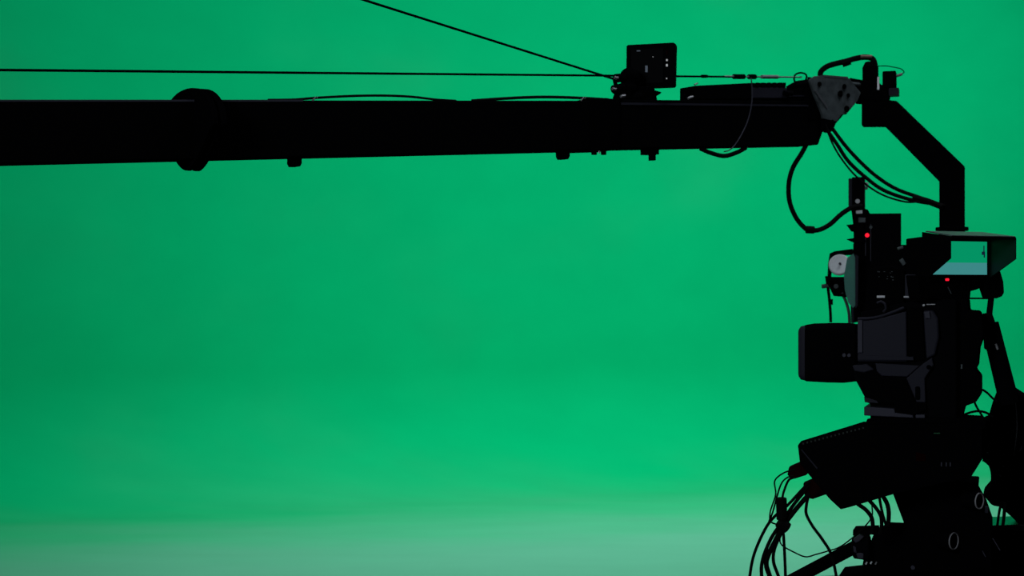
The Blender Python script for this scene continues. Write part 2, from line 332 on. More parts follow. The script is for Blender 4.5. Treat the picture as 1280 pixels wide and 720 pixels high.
# ------------------------------------------------------------------ small monitor on the boom
MF = Frame(815, 82, 4.22, -12)
mon = empty('field_monitor', BF.pt(810,124,.05), 'small black field monitor on a jointed arm standing on the boom', 'monitor')
bm = B(); MF.prism(bm, [(783,57.5),(785,56),(842,53),(845,55),(844,106),(842,108),(785,110),(782.5,108)], 0, .035); obj('monitor_body', bm, PLAS, mon, .002)
bm = B(); MF.prism(bm, [(789,62),(829,60),(829,103),(789,105)], -.003, .001); obj('screen', bm, mat('dark_glass',(.002,.002,.003),.5,spec=.03), mon)
for x,y,w,h,m_ in ((833.5,66,1.6,5,REDP),(833.5,75,1.7,2.2,LEDW),(833.5,81.5,2,2.8,LEDW),(833.2,98,1.2,1.5,LEDW),(798,63.5,4,1.2,LEDB),(820,60.5,2.5,.9,REDP),(808,86,2.6,8,LEDB),(816,71,.8,.8,LEDW),(786,90.5,1.2,1.2,LEDW)):
    bm = B(); MF.box(bm, x-w/2*1.1, y-h/2, x+w/2*1.1, y+h/2, -.005, -.001); obj('button' if w<3 else 'indicator', bm, m_, mon)
bm = B(); BF.prism(bm, [(798,108),(818,109),(822,125),(798,125)], .02, .06); obj('mount_base', bm, BLACK, mon, .002)
bm = B(); BF.prism(bm, [(816,112),(827,115),(826,117),(819,121)], .02, .04); obj('lever', bm, BLACK, mon, .001)
bm = B(); ball(bm, BF.pt(787,97,.03), .030); ball(bm, BF.pt(785,110,.03), .026); obj('ball_joint', bm, BLACK, mon, smooth=True)
bm = B(); cyl(bm, BF.pt(771,116,.03), BF.pt(800,124,.03), .014, seg=14); cyl(bm, BF.pt(770,124,.03), BF.pt(800,121,.03), .016, seg=14); obj('mount_arm', bm, BLACK, mon, .002)
for x0,y0,x1,y1 in ((769,98,780,97),(766.5,112,779,109)):
    bm = B(); cyl(bm, BF.pt(x0,y0,.02), BF.pt(x1,y1,.02), .013, seg=14); kn = obj('knob', bm, BLACK, mon, .002)
    bm = B(); cyl(bm, BF.pt(x0-1,y0-1,.0), BF.pt(x0+3,y0-.5,.0), .0045, seg=8); obj('screw_glint', bm, SILVER, kn)
bm = B(); cyl(bm, BF.pt(776,120.5,.0), BF.pt(781,119.5,.0), .0045, seg=8); obj('screw_glint', bm, SILVER, mon)
bm = B(); MF.box(bm, 804, 108.5, 810, 111, -.004, .01); obj('latch', bm, GREY, mon)

# ------------------------------------------------------------------ remote head and remote camera hung on the drop arm
RF = Frame(1090, 330, 4.62, -14)
rc = empty('remote_camera', RF.pt(1090, 400, .03), 'slim remote camera with matte box and red light hung behind the studio camera', 'camera')
bm = B(); c0 = DA.pt(1190, 289, .03); cyl(bm, c0, c0-Vector((0,0,.10)), .042, seg=24)
cc = c0-Vector((0,0,.075)); prism_pts(bm, [cc+Vector(q) for q in ((-.18,-.02,.03),(.03,-.02,.03),(.03,-.02,-.03),(-.18,-.02,-.03))], [cc+Vector(q) for q in ((-.18,.04,.03),(.03,.04,.03),(.03,.04,-.03),(-.18,.04,-.03))])
obj('pan_motor', bm, BLACK, rc, .003)
bm = B(); RF.box(bm, 1128, 346, 1160, 400, .0, .06); obj('tilt_bracket', bm, BLACK, rc, .003)
bm = B(); RF.prism(bm, [(1064,262),(1071,258),(1085,262),(1088,268),(1088,400),(1064,404),(1062,350),(1068,345),(1069,300)], .0, .07); body = obj('camera_body', bm, BLACK, rc, .003)
bm = B(); RF.rbox(bm, 1060.5, 223, 1081.5, 262, .0, .045, .003); ob = obj('receiver', bm, GREY2, rc, .001)
bm = B(); RF.rbox(bm, 1065, 221.5, 1080, 262, -.003, .0, .002); obj('receiver_face', bm, BLACK, ob)
for x,y,r in ((1083,230,2.6),(1083,235,2),(1072,251.5,2.8)):
    bm = B(); RF.disc(bm, x, y, r, -.008, .006, 12); obj('screw_glint', bm, SILVER if r>2.1 else PLATE, ob)  # pale discs paint the small highlights on the receiver
for x0,y0,x1,y1,m_ in ((1070,263,1078,267,LGREY),(1073,272,1082,278,PLATE),(1075,267,1082,272,PLAS)):
    bm = B(); RF.rbox(bm, x0,y0,x1,y1, -.012, .0, .001); obj('bracket', bm, m_, rc, .001)
for pts in ([(1058,281),(1078,279),(1080,290),(1064,289)], [(1058,299),(1070,297),(1082,300),(1082,303),(1067,303)]):
    bm = B(); RF.prism(bm, pts, -.01, .03); obj('focus_lever', bm, BLACK, rc, .001)
bm = B(); cyl(bm, RF.pt(1070,274,.01), RF.pt(1070,345,.01), .008, seg=12); cyl(bm, RF.pt(1073,305,.01), RF.pt(1073,330,.01), .017, seg=12); obj('gear_column', bm, BLACK, rc, .001)
bm = B(); RF.disc(bm, 1084, 294, 2.6, -.008, -.002, 16); obj('tally_light', bm, LED, rc, label='red tally light')
bm = B(); RF.box(bm, 1081.5, 297, 1082.3, 320, -.006, 0); RF.box(bm, 1088, 280, 1088.7, 326, -.006, 0); obj('edge_strip', bm, GREY, rc)
bm = B(); RF.rbox(bm, 1086, 267, 1126.5, 404, .0, .05, .003); obj('battery', bm, PLAS, rc, .001)
bm = B(); RF.disc(bm, 1088.5, 284, 2, -.006, .0, 10); obj('screw_glint', bm, PLATE, rc)
# matte box, white filter cap, tinted filter
mb = B(); RF.prism(mb, [(1037,317),(1043,314),(1066,311),(1068,318),(1044,319),(1040,322),(1038,352),(1045,366),(1062,368),(1062,372),(1042,370),(1034,354),(1035,330)], -.01, .08); mbx = obj('matte_box', mb, BLACK, rc, .001)
bm = B(); RF.prism(bm, [(1038,346),(1064,346),(1064,369),(1044,369),(1038,356)], .01, .06); obj('lens_block', bm, BLACK, mbx, .003)
bm = B(); c = RF.pt(1049.5, 331, -.034); r = 13.5*c.y/FP; ax = Vector((-.30,-.90,.28)).normalized()
cyl(bm, c-ax*.006, c+ax*.004, r, r, 36); cyl(bm, c+ax*.004, c+ax*.006, r*.96, r*.90, 36); dsc = obj('motor_disc', bm, LGREY, rc, .002, label='pale grey round disc')
bm = B(); cyl(bm, c+ax*.010+Vector((.002,0,0)), c+ax*.013+Vector((.002,0,0)), r*.12, seg=16); obj('hub', bm, GREY, dsc)
bm = B(); RF.prism(bm, [(1059,322),(1067,317),(1070,325),(1071,380),(1066,385),(1060,378),(1056,362),(1055,345)], -.062, -.056); obj('filter', bm, GLASSG, rc, label='green tinted glass filter')
bm = B(); RF.prism(bm, [(1069,318),(1073,320),(1072,382),(1069,386)], -.064, .0); obj('filter_frame', bm, GREY2, rc)
for pts, m_ in ([(1033,345),(1036,368),(1038,390),(1038.5,403)], BLACK), ([(1052,366),(1057,376),(1061,390),(1062,404)], PLATE), ([(1066,380),(1066,404)], GREY2):
    bm = B(); tube(bm, [RF.pt(*q, .0) for q in pts], .0048); obj('rod', bm, m_, rc, smooth=True)
bm = B(); RF.box(bm, 1036.5, 374, 1041, 381, -.003, .01); obj('clip', bm, BLACK, rc)
bm = B(); cyl(bm, RF.pt(1027,358,.0), RF.pt(1036,357,.0), .007, seg=12); RF.disc(bm, 1045, 358, 3, -.004, .006, 12); obj('knob', bm, PLATE, rc, .001, label='worn metal knob')

# ------------------------------------------------------------------ the studio camera
CF = Frame(1115, 440, 3.5, -20)
cam = empty('studio_camera', CF.pt(1140, 524, .09), 'large black studio camera with boxy lens hood, pointing left', 'camera')
bm = B(); CF.prism(bm, [(1076,390),(1120,380),(1160,374),(1196,374),(1196,524),(1160,523),(1160,508),(1084,504),(1081,497),(1067,471),(1066,457),(1076,452)], .0, .17); obj('body', bm, PLAS, cam, .004)
bm = B(); CF.prism(bm, [(1180,374),(1210,374),(1211,388),(1224,389),(1228,398),(1230,420),(1224,436),(1222,458),(1219,463),(1226,472),(1226,494),(1220,503),(1206,508),(1202,524),(1180,524)], .02, .15); rear = obj('rear_adapter', bm, BLACK, cam, .004)
bm = B(); CF.prism(bm, [(1072,399),(1104,397),(1133,389),(1134,452),(1072,452)], -.012, .004); obj('side_panel', bm, GREY2, cam, .003)
bm = B(); CF.box(bm, 1072, 400, 1078, 441, -.016, -.010); obj('lens_mount_edge', bm, GREY, cam, .001, label='grey mount edge')
bm = B(); CF.prism(bm, [(1072,444),(1142,446),(1142,450.5),(1072,450)], -.015, -.01); obj('panel_ledge', bm, GREY2, cam, .001)
bm = B(); CF.prism(bm, [(1135,386),(1153,384),(1156,450),(1135,452)], -.006, .004); obj('side_recess', bm, BLACK, cam, .002)
bm = B(); CF.prism(bm, [(1154,388),(1167,388),(1173,398),(1174,422),(1169,444),(1158,449),(1156,420)], -.012, .004); obj('rear_panel', bm, GREY2, cam, .005)
bm = B(); CF.prism(bm, [(1094,454),(1150,457),(1134,471),(1102,470),(1096,464)], -.008, .004); obj('lower_panel', bm, GREY2, cam, .002)
bm = B(); CF.prism(bm, [(1133,473),(1152,456),(1165,447),(1167,456),(1156,473),(1157,503),(1146,503)], -.012, .002); brk = obj('foot_bracket', bm, GREY2, cam, .002)
bm = B(); CF.rbox(bm, 1144, 483, 1150, 500, -.0135, -.0115, .004); obj('slot', bm, BLACK, brk)
bm = B(); CF.disc(bm, 1161, 459, 3, -.0135, -.0115, 12); obj('hole', bm, BLACK, brk)
bm = B(); CF.prism(bm, [(1084,456),(1096,456),(1100,472),(1132,474),(1145,504),(1084,503),(1078,485),(1070,466)], -.004, .004); obj('lower_side', bm, BLACK, cam, .002)
bm = B(); CF.prism(bm, [(1065,457),(1084,455),(1093,462),(1080,466),(1068,464)], -.008, .06); obj('lens_grip', bm, GREY2, cam, .003)
bm = B(); CF.prism(bm, [(1080,496),(1096,501),(1098,504),(1081,503)], -.006, .03); obj('front_foot', bm, GREY2, cam, .001)
bm = B(); CF.prism(bm, [(1080,508.5),(1118,511),(1119,516),(1141,519),(1142,522.5),(1080,519.5)], -.012, .15); pl = obj('base_plate', bm, GREY, cam, .002, label='grey sliding base plate')
bm = B(); CF.prism(bm, [(1118,500),(1158,504),(1158,512),(1142,519),(1119,516)], -.006, .15); obj('wedge_foot', bm, BLACK, cam, .002)
bm = B(); CF.box(bm, 1144.5, 518.5, 1156, 522.5, -.012, .01); obj('plate_catch', bm, GREY, pl, .001)
bm = B(); CF.box(bm, 1088, 503, 1160, 525, .01, .14); obj('wedge_core', bm, BLACK, cam)
bm = B(); tube(bm, [CF.pt(*q, -.016) for q in ((1072,398.5),(1086,398),(1100,395.5),(1114,391),(1130,384.5))], .0035); obj('cord', bm, GREY2, cam, smooth=True)
bm = B(); tube(bm, [CF.pt(*q, -.016) for q in ((1096,379),(1101,377),(1106,380),(1107,386),(1104,390))], .0028); obj('cord', bm, GREY2, cam, smooth=True)
# top of the camera with tiny marks
bm = B(); CF.prism(bm, [(1086,336),(1112,332),(1130,338),(1130,390),(1080,392)], .01, .10); tp = obj('top_unit', bm, BLACK, cam, .003)
for k in range(14):
    x = random.uniform(1093,1117); y = random.uniform(338,352)
    bm = B(); CF.box(bm, x, y, x+random.uniform(.6,1.8), y+.7, .007, .012); obj('mark', bm, PLATE, tp)
bm = B(); CF.box(bm, 1096, 369.5, 1106, 372.2, .006, .012); obj('slot_cover', bm, SILVER, tp)
bm = B(); CF.rbox(bm, 1125, 309, 1147, 345, .03, .09, .006); obj('viewfinder_joint', bm, BLACK, cam, .004)
bm = B(); cyl(bm, CF.pt(1122,311,.03), CF.pt(1129,309,.03), .004, seg=8); cyl(bm, CF.pt(1126,324,.02), CF.pt(1131,331,.02), .0055, seg=10); obj('joint_lever_glint', bm, PLATE, cam, .001)  # grey bits paint the highlight on the black joint
bm = B(); CF.box(bm, 1131, 343, 1146, 374, -.006, .06); obj('viewfinder_post', bm, GREY2, cam, .003)
bm = B(); CF.box(bm, 1129.5, 370, 1148, 372.2, -.010, .0); obj('pale_rail', bm, SILVER, cam, .0005)
bm = B(); CF.box(bm, 1158, 380, 1169, 381, -.008, .0); CF.disc(bm, 1154.5,381.5,1.4,-.010,0,8); obj('pin_glint', bm, SILVER, cam)
bm = B(); CF.prism(bm, [(1155,390),(1162,389),(1163,398),(1157,398)], -.016, -.01); obj('switch_cover', bm, GREY, cam, .001)
bm = B(); CF.box(bm, 1201, 455.5, 1203, 461, .015, .022); obj('pin_glint', bm, PLATE, rear)
# lens
hcx = CF.pt(1034, 441, .08)
def hood_ring(cx_px0, w0, h0, rr):
    pass
LA = -CF.u                                          # optical axis
def rrect(c, hw, hh, r, n=5):
    pts = []
    for sx, sy, a0 in ((1,1,0),(-1,1,90),(-1,-1,180),(1,-1,270)):
        for k in range(n+1):
            a = math.radians(a0+90*k/n); pts.append(c+CF.d*(sx*(hw-r)+r*math.cos(a))+Vector((0,0,sy*(hh-r)+r*math.sin(a))))
    return pts
def loft(bm, secs, caps=True):
    vs = [[bm.verts.new(p) for p in s] for s in secs]; n = len(vs[0])
    for i in range(len(vs)-1):
        for k in range(n): bm.faces.new((vs[i][k], vs[i][(k+1)%n], vs[i+1][(k+1)%n], vs[i+1][k]))
    if caps: bm.faces.new(vs[0]); bm.faces.new(vs[-1][::-1])
pf = CF.pt(999, 441.5, .0)+CF.d*.085; pb = CF.pt(1068, 441.5, .0)+CF.d*.085
Lh = (pb-pf).length
bm = B(); rng = [(0.0,.080,.0625,.012),(.004,.084,.0665,.014),(.016,.086,.0715,.016),(Lh*.5,.085,.0735,.018),(Lh*.8,.083,.0735,.020),(Lh,.076,.0700,.022)]
secs = [rrect(pf+CF.u*d_, hw, hh, r) for d_, hw, hh, r in rng]
ins = [rrect(pf+CF.u*d_, hw-.006, hh-.006, r) for d_, hw, hh, r in rng][::-1]
ins[-1] = rrect(pf+CF.u*.001, .074, .057, .010)
loft(bm, secs+ins[1:]); hood = obj('lens_hood', bm, BLACK, cam, smooth=True)
bm = B(); s0 = [rrect(pf+CF.u*d_, hw, hh, r) for d_, hw, hh, r in ((-.003,.082,.060,.012),(.002,.0855,.0672,.015),(.014,.0875,.0700,.017),(.0145,.0840,.0670,.016),(.002,.078,.058,.011))]
loft(bm, s0+[s0[0]], caps=False); obj('front_rim', bm, GREY2, hood, smooth=True)  # lighter than the hood: its lit rim is put into the colour
bm = B(); q = pb-CF.u*.06; cyl(bm, q, CF.pt(1080,436,.0)+CF.d*.085, .042, .048, 36); bar = obj('lens_barrel', bm, PLAS, cam, .002)
for d_, r_ in ((.05,.053),(.062,.056),(.076,.052),(.092,.058)):
    bm = B(); cyl(bm, q+CF.u*d_, q+CF.u*(d_+.007), r_, seg=36); obj('barrel_ring', bm, BLACK, bar, .001)
bm = B(); cyl(bm, q-CF.u*.002, q, .036, seg=32); obj('lens_glass', bm, mat('coated_glass',(.01,.01,.015),.08,spec=.6), bar)
q2 = CF.pt(1055,444,-.004)
for k in (0, .012):
    bm = B(); cyl(bm, q2+CF.u*k+CF.d*.004, q2+CF.u*k, .0045, seg=12); obj('lens_glint', bm, GREY, bar)  # grey dots paint the lens ring highlights, set on the hood side
# viewfinder with its hood, turned towards the right
VF = Frame(1200, 322, 3.47, 24)
vf_u0, vf_v1 = VF.uv(1163, 300); vf_u1, vf_v0 = VF.uv(1234, 345)
def VW(u, v, d): return VF.w(u, v, d)
vroot = B(); U0, U1, V0, V1 = vf_u0-.006, vf_u1+.006, vf_v0-.016, vf_v1+.010
prism_pts(vroot, [VW(*q, .003) for q in ((U0,V0),(U1,V0),(U1,V1),(U0,V1))], [VW(*q, .088) for q in ((U0+.004,V0),(U1-.004,V0),(U1-.004,V1-.004),(U0+.004,V1-.004))])
vf = obj('viewfinder', vroot, BLACK, cam, .003)
# screen: one mesh, the picture in it
bm = B(); s0_, s1_, t0_, t1_ = vf_u0+.002, vf_u1-.001, vf_v0+.003, vf_v1-.002; hl = t0_+(t1_-t0_)*.36
def quad(a, b, c_, d_, z, mi):
    f = bm.faces.new([bm.verts.new(VW(u, v, z)) for u, v in ((a,b),(c_,b),(c_,d_),(a,d_))]); f.material_index = mi
quad(s0_, t0_, s1_, hl, -.0005, 1); quad(s0_, hl, s1_, t1_, -.0005, 0)
W_, H_ = s1_-s0_, t1_-t0_
quad(s0_+W_*.93, t0_+H_*.62, s0_+W_*.95, t0_+H_*.88, -.0012, 2); quad(s0_+W_*.90, t0_+H_*.60, s0_+W_*.96, t0_+H_*.70, -.0012, 2); quad(s0_+W_*.935, t0_+H_*.52, s0_+W_*.96, t0_+H_*.62, -.0012, 2)
bmesh.ops.recalc_face_normals(bm, faces=bm.faces)
obj('screen', bm, [SCR_G, SCR_F, SCR_D], vf)
D = .085; e_ = .004
def slab(name, pts, off, m_, par=vf, lab=None):
    bm = B(); prism_pts(bm, pts, [p+off for p in pts]); return obj(name, bm, m_, par, .0008, label=lab)
slab('hood_top', [VW(U0+.008,V1+.010,.02), VW(U1-.004,V1+.010,.02), VW(U1+e_,V1-.004,-D), VW(U0-e_,V1-.004,-D)], Vector((0,0,.003)), HOODTOP, lab='satin hood top, greyed as if lit from above')  # lighter than the black sides, overhead light put into the colour
vm = V0+(V1-V0)*.50
for nm, uu, sg in (('hood_side', U0, -1), ('hood_side', U1, 1)):
    slab(nm, [VW(uu,V1+.010,.02), VW(uu+sg*e_,V1-.004,-D), VW(uu+sg*e_,vm,-D), VW(uu,V0+.012,-.004), VW(uu,V0+.012,.02)], VF.u*(.003*sg), BLACK if sg < 0 else mat('screen_tinted_black',(.004,.012,.009),.4,spec=.25))  # right flap's green tint paints the screen's reflection
slab('hood_lip', [VW(U0-e_,V1-.003,-D-.001), VW(U1+e_,V1-.003,-D-.001), VW(U1+e_,V1-.010,-D-.001), VW(U0-e_,V1-.010,-D-.001)], VF.d*.003, BLACK)
p = VF.pt(1185.3, 349.5, -.004); bm = B(); cyl(bm, p, p+VF.d*.012, .0032, seg=14); obj('tally_light', bm, LED, vf, label='red tally light')
bm = B(); VF.prism(bm, [(1146,344),(1236,348),(1232,357),(1222,362),(1214,364),(1213,374),(1150,374)], .008, .05); obj('viewfinder_mount', bm, BLACK, vf, .003)
bm = B(); cyl(bm, VF.pt(1185,359,.0), VF.pt(1189,367,.0), .0013, seg=8); obj('lanyard', bm, PLATE, vf)
bm = B(); VF.prism(bm, [(1234,336),(1251,338),(1255,352),(1256,366),(1253,371),(1247,373),(1238,373),(1233,358)], .0, .03); obj('side_handle', bm, BLACK, vf, .004)
bm = B(); cyl(bm, VF.pt(1212,373,.02), VF.pt(1242,373,.02), .0022, seg=8); obj('rail', bm, BLACK, vf)

# ------------------------------------------------------------------ electronics box under the camera
AF = Frame(1090, 580, 3.47, -16)
ab = empty('adapter_box', AF.pt(1100, 620, .06), 'wide black electronics box tilted under the studio camera, cables plugged into its left end', 'electronics box')
bm = B(); AF.prism(bm, [(997,556),(1078,531),(1195,529),(1228,535),(1228,574),(1213,598),(1180,604),(1113,619),(1066,633),(1051,637),(1038,625),(1018,602),(1000,580)], .0, .09); bx = obj('housing', bm, BLACK, ab, .003)
bm = B(); AF.prism(bm, [(1001,562),(1002.5,562),(1022,585),(1021,586.5)], -.002, .001); obj('trim_line', bm, GREY2, ab)
bm = B()
for k in range(16):
    x = 1003+k*5; y = 553.5-(k*5)*.262
    AF.box(bm, x, y, x+2, y+2.2, -.0015, .0005)
obj('vent_slots', bm, mat('vent_dark',(.02,.03,.025),.6), ab)
for pts, m_ in (([(986,584),(1002,577),(1016,583),(1008,594),(992,599),(984,594)], REDP), ([(1004,604),(1020,597),(1032,603),(1036,617),(1016,624),(1006,622)], REDP)):
    bm = B(); AF.prism(bm, pts, .01, .035); obj('connector', bm, m_, ab, .003, label='dark red connector')
bm = B(); AF.prism(bm, [(1145,565),(1157,568),(1157,576),(1145,576)], -.002, .001); obj('sticker', bm, mat('very_dark_red',(.010,.0004,.0004),.8,spec=.0), ab)
for x in (1176, 1182, 1187): 
    bm = B(); AF.box(bm, x, 578, x+1.5, 583, -.002, .001); obj('mark', bm, GREY, ab)
bm = B(); AF.prism(bm, [(1082,528),(1100,524),(1200,522),(1232,524),(1232,536),(1082,536)], .02, .12); obj('mounting_plate', bm, BLACK, ab, .002)
bm = B(); AF.box(bm, 1167, 541, 1175, 542.2, -.002, .001); obj('mark', bm, mat('green_mark',(.02,.12,.05),.5), ab)

# ------------------------------------------------------------------ fluid head and pedestal
HF = Frame(1180, 660, 3.52, -20)
hd = empty('tripod_head', Vector((HF.pt(1180,720,.07).x, HF.pt(1180,720,.07).y, 0)), 'bulky black pedestal and pan head with two ringed bosses under the electronics box', 'camera support')
bm = B(); HF.prism(bm, [(1114,612),(1150,600),(1222,604),(1221,616),(1231,634),(1239,657),(1240,740),(1120,740),(1130,657),(1129,652)], .0, .14); obj('head_body', bm, BLACK, hd, .004)
bm = B(); HF.prism(bm, [(1092,668),(1108,660),(1130,661),(1132,722),(1080,722),(1078,706),(1080,696)], .0, .10); obj('clamp_block', bm, BLACK, hd, .004)
bm = B(); HF.prism(bm, [(1046,723),(1100,717),(1160,713),(1239,708),(1239,760),(1046,760)], .0, .16); obj('head_plate', bm, BLACK, hd, .002)
for cx, cy, R_ in ((1190,676,10.2),(1222,626,9.6)):
    ax = Vector((math.sin(math.radians(41)), -math.cos(math.radians(41)), 0))
    p = HF.pt(cx, cy, -.022); 
    bm = B(); cyl(bm, p-ax*.035, p+ax*.004, R_*p.y/FP*1.1, seg=28); bs = obj('boss', bm, BLACK, hd, .002)
    bm = B(); ring(bm, p+ax*.005, ax, R_*p.y/FP, .0016); obj('ring', bm, RINGM, bs, label='thin pale ring')
bm = B(); HF.disc(bm, 1141, 709.5, 2.6, -.006, .002, 14); obj('screw_glint', bm, GREY, hd)
bm = B(); HF.prism(bm, [(1066,662),(1096,661),(1097,668),(1066,670)], .0, .06); ck = obj('clamp_cap', bm, BLACK, hd, .002)
bm = B(); cyl(bm, HF.pt(1088,684,.0), HF.pt(1066,684,.0), .034, .028, 20); kn = obj('clamp_knob', bm, PLAS, hd, .004)
bm = B(); HF.prism(bm, [(1066,674),(1074,668),(1080,671),(1074,677),(1069,679)], -.03, -.015); HF.prism(bm, [(1066,682),(1070,684),(1071,692),(1067,690)], -.03, -.015); HF.prism(bm, [(1070,692),(1080,690),(1079,699),(1072,698)], -.03, -.015); obj('knob_edge', bm, GREY, kn, .002)
bm = B(); cyl(bm, HF.pt(985,728,.03), HF.pt(1070,683,.03), .0165, seg=18); obj('pan_bar', bm, BLACK, hd, .001)
for x, y in ((1083,704),(1089,703.5),(1095,704)):
    bm = B(); cyl(bm, HF.pt(x-.8,y+1.5,-.01), HF.pt(x+.8,y-1.5,-.01), .002, seg=8); obj('screw_glint', bm, SILVER if x > 1090 else LGREY, hd)
for a_, b_ in (((1241,673),(1250,688)),((1228,689),(1232,696))):
    bm = B(); cyl(bm, HF.pt(*a_,-.012), HF.pt(*b_,-.012), .0012, seg=6); obj('edge_strip', bm, GREY, hd)
bm = B(); HF.box(bm, 1231, 633, 1235, 641, -.005, .004); obj('mark', bm, GREY2, hd)
hc = HF.pt(1180, 720, .07)
bm = B(); cyl(bm, Vector((hc.x,hc.y,.12)), Vector((hc.x,hc.y,hc.z-.02)), .075, seg=32); obj('pedestal_column', bm, BLACK, hd)
bm = B(); cyl(bm, Vector((hc.x,hc.y,.10)), Vector((hc.x,hc.y,.18)), .20, .14, 36); obj('pedestal_base', bm, BLACK, hd, .01)
for k in range(3):
    a = math.radians(90+120*k); e = Vector((math.cos(a), math.sin(a), 0)); q = Vector((hc.x,hc.y,.05))+e*.15; t_ = Vector((-e.y,e.x,0))
    bm = B(); cyl(bm, q-t_*.02, q+t_*.02, .05, seg=24); obj('wheel', bm, RUBBER, hd)

# right-hand pan handle and housing at the frame edge
PF = Frame(1250, 470, 3.5, -20)
pb_ = empty('pan_handle', PF.pt(1262, 500, .03), 'slanting black pan handle with cable wound on it behind the studio camera', 'handle')
bm = B(); cyl(bm, PF.pt(1237,404,.03), PF.pt(1262,505,.03), .0215, .024, 20); obj('bar', bm, BLACK, pb_, .002)
bm = B(); cyl(bm, PF.pt(1234,391,.03), PF.pt(1238,412,.03), .011, .017, 16); ball(bm, PF.pt(1243,424,.03), .010); obj('grip', bm, RUBBER, pb_, smooth=True)
bm = B(); cyl(bm, PF.pt(1239,372,.03), PF.pt(1236,398,.03), .0075, seg=12); obj('grip_stem', bm, BLACK, pb_)
bm = B(); PF.prism(bm, [(1228,400),(1240,398),(1246,425),(1238,440),(1230,436)], .03, .06); obj('grip_clamp', bm, BLACK, pb_, .003)
bm = B(); cyl(bm, PF.pt(1244.5,430,.005), PF.pt(1247,437,.005), .003, seg=8); obj('pin_glint', bm, SILVER, pb_)
bm = B(); tube(bm, [PF.pt(*q,.02) for q in ((1240,406),(1244.5,428),(1251,448),(1259,466),(1266,486))], .0022); obj('bound_cord', bm, GREY2, pb_, smooth=True)
hs = empty('side_housing', PF.pt(1265, 650, .05), 'large black equipment housing cut off by the right edge of the view', 'equipment housing')
bm = B(); PF.prism(bm, [(1249,482),(1266,486),(1300,508),(1300,720),(1283,665),(1264,646),(1250,634),(1240,632),(1228,618),(1240,604),(1240,586),(1228,576),(1226,545),(1226,527),(1235,523),(1240,505)], .17, .29); obj('housing', bm, BLACK, hs, .005)
bm = B(); tube(bm, [PF.pt(*q,.167) for q in ((1266.5,488),(1269,502),(1271,520),(1271,540),(1269,558),(1267.5,570))], .0011); obj('seam', bm, HOODTOP, hs, smooth=True, label='thin pale seam')
bm = B(); tube(bm, [PF.pt(*q,.166) for q in ((1277.5,557),(1276.5,561),(1273.5,565))], .0013); obj('scratch_plate', bm, GREY, hs, smooth=True)
for x,y in ((1234,566.5),(1254.5,583),(1250.5,595),(1229,576)):
    bm = B(); PF.disc(bm, x, y, 1.2, -.005+.17, .171, 8); obj('screw_glint', bm, PLATE, hs)
bm = B(); PF.prism(bm, [(1236,657),(1300,655),(1300,664),(1236,663)], -.01+.17, .31); obj('shelf', bm, mat('glossy_black_shelf',(.01,.01,.01),.25,spec=.6), hs, .002)
bm = B(); PF.prism(bm, [(1234,662),(1300,662),(1300,760),(1234,760)], .17, .31); obj('lower_housing', bm, BLACK, hs, .003)
# leg so the housing stands on the floor
q = PF.pt(1290, 740, .24); bm = B(); cyl(bm, Vector((q.x,q.y,.02)), Vector((q.x,q.y,q.z)), .03, seg=16); cyl(bm, Vector((q.x,q.y,0)), Vector((q.x,q.y,.03)), .08, seg=28); obj('stand_post', bm, BLACK, hs)

# ------------------------------------------------------------------ cables around the electronics box
G2 = 'cables hanging from the left end of the electronics box'
YC = 3.46
def dn(pl, fx, dy=.0):                                # carry a cable from the bottom of the frame to the floor
    pts = [P(x, y, YC) for x, y in pl]; e = pts[-1].copy(); pts += [e+Vector(((e.x-pts[-2].x)*.4,0,-.05)), e+Vector(((e.x-pts[-2].x)*.5,0,-.12))]; e = pts[-1].copy()
    g = Vector((e.x+fx, YC+.05, .012)); return pts+[Vector(((e.x*2+g.x)/3, YC+.02, e.z*.55)), Vector((g.x-.02, YC+.03, .12)), g, g+Vector((.03,.03,0))]
PX = YC/FP
cable([P(x,y,YC-.01) for x,y in ((994,587),(980,591),(968.5,601),(969.6,618),(963,639),(963,651),(969.6,655),(976,654))], 1.0*PX, 'thin black cable making the leftmost small loops beside the electronics box', G2)
cable([P(x,y,YC) for x,y in ((992,595),(984,597),(977,604),(972,618),(966,640),(961,652))], 1.1*PX, 'thin black cable curving from the upper connector, second from the left', G2)
cable([P(x,y,YC) for x,y in ((992,597),(986,600),(981,611),(978,624),(979,652))], 1.5*PX, 'short black cable dropping from the upper connector into the sleeve', G2)
cable(dn([(1013,601),(999,616),(984,632),(965,649),(953,668),(942,695),(937,722)], .02), 1.9*PX, 'black cable bowing out furthest left to the bottom edge', G2)
cable(dn([(1011,607),(992,631),(978,652),(965,671),(956,691),(952,707),(952,722)], .05), 2.3*PX, 'thick black cable just right of the outermost hanging cable', G2)
cable(dn([(1012,617),(997,634),(981,655),(969,676),(960,695),(958,707),(963,724)], .08), 3.1*PX, 'thickest black cable in the middle of the hanging bunch', G2)
cable(dn([(983,655),(975,670),(968,687),(967,703),(974,724)], .10), 2.1*PX, 'black cable below the tie, second from the right of the bunch', G2)
cable(dn([(978,655),(979,664),(980.5,687),(982,724)], .12), 1.9*PX, 'straight black cable falling below the tie, rightmost of the bunch', G2)
cable([P(x,y,YC-.02) for x,y in ((976,664),(975,672),(977,681),(992,690),(1007,696),(1020,693),(1034,689),(1049,684),(1066,672),(1082,657),(1090,645),(1090,632))], .9*PX, 'very thin black wire swinging from the tie across to the clamp knob', G2)
cable(dn([(1010,622),(1008,632),(1008,643),(1016,658),(1027,673),(1039,693),(1046,724)], .10), 1.9*PX, 'single black cable dropping in an S across the pan bar', G2)
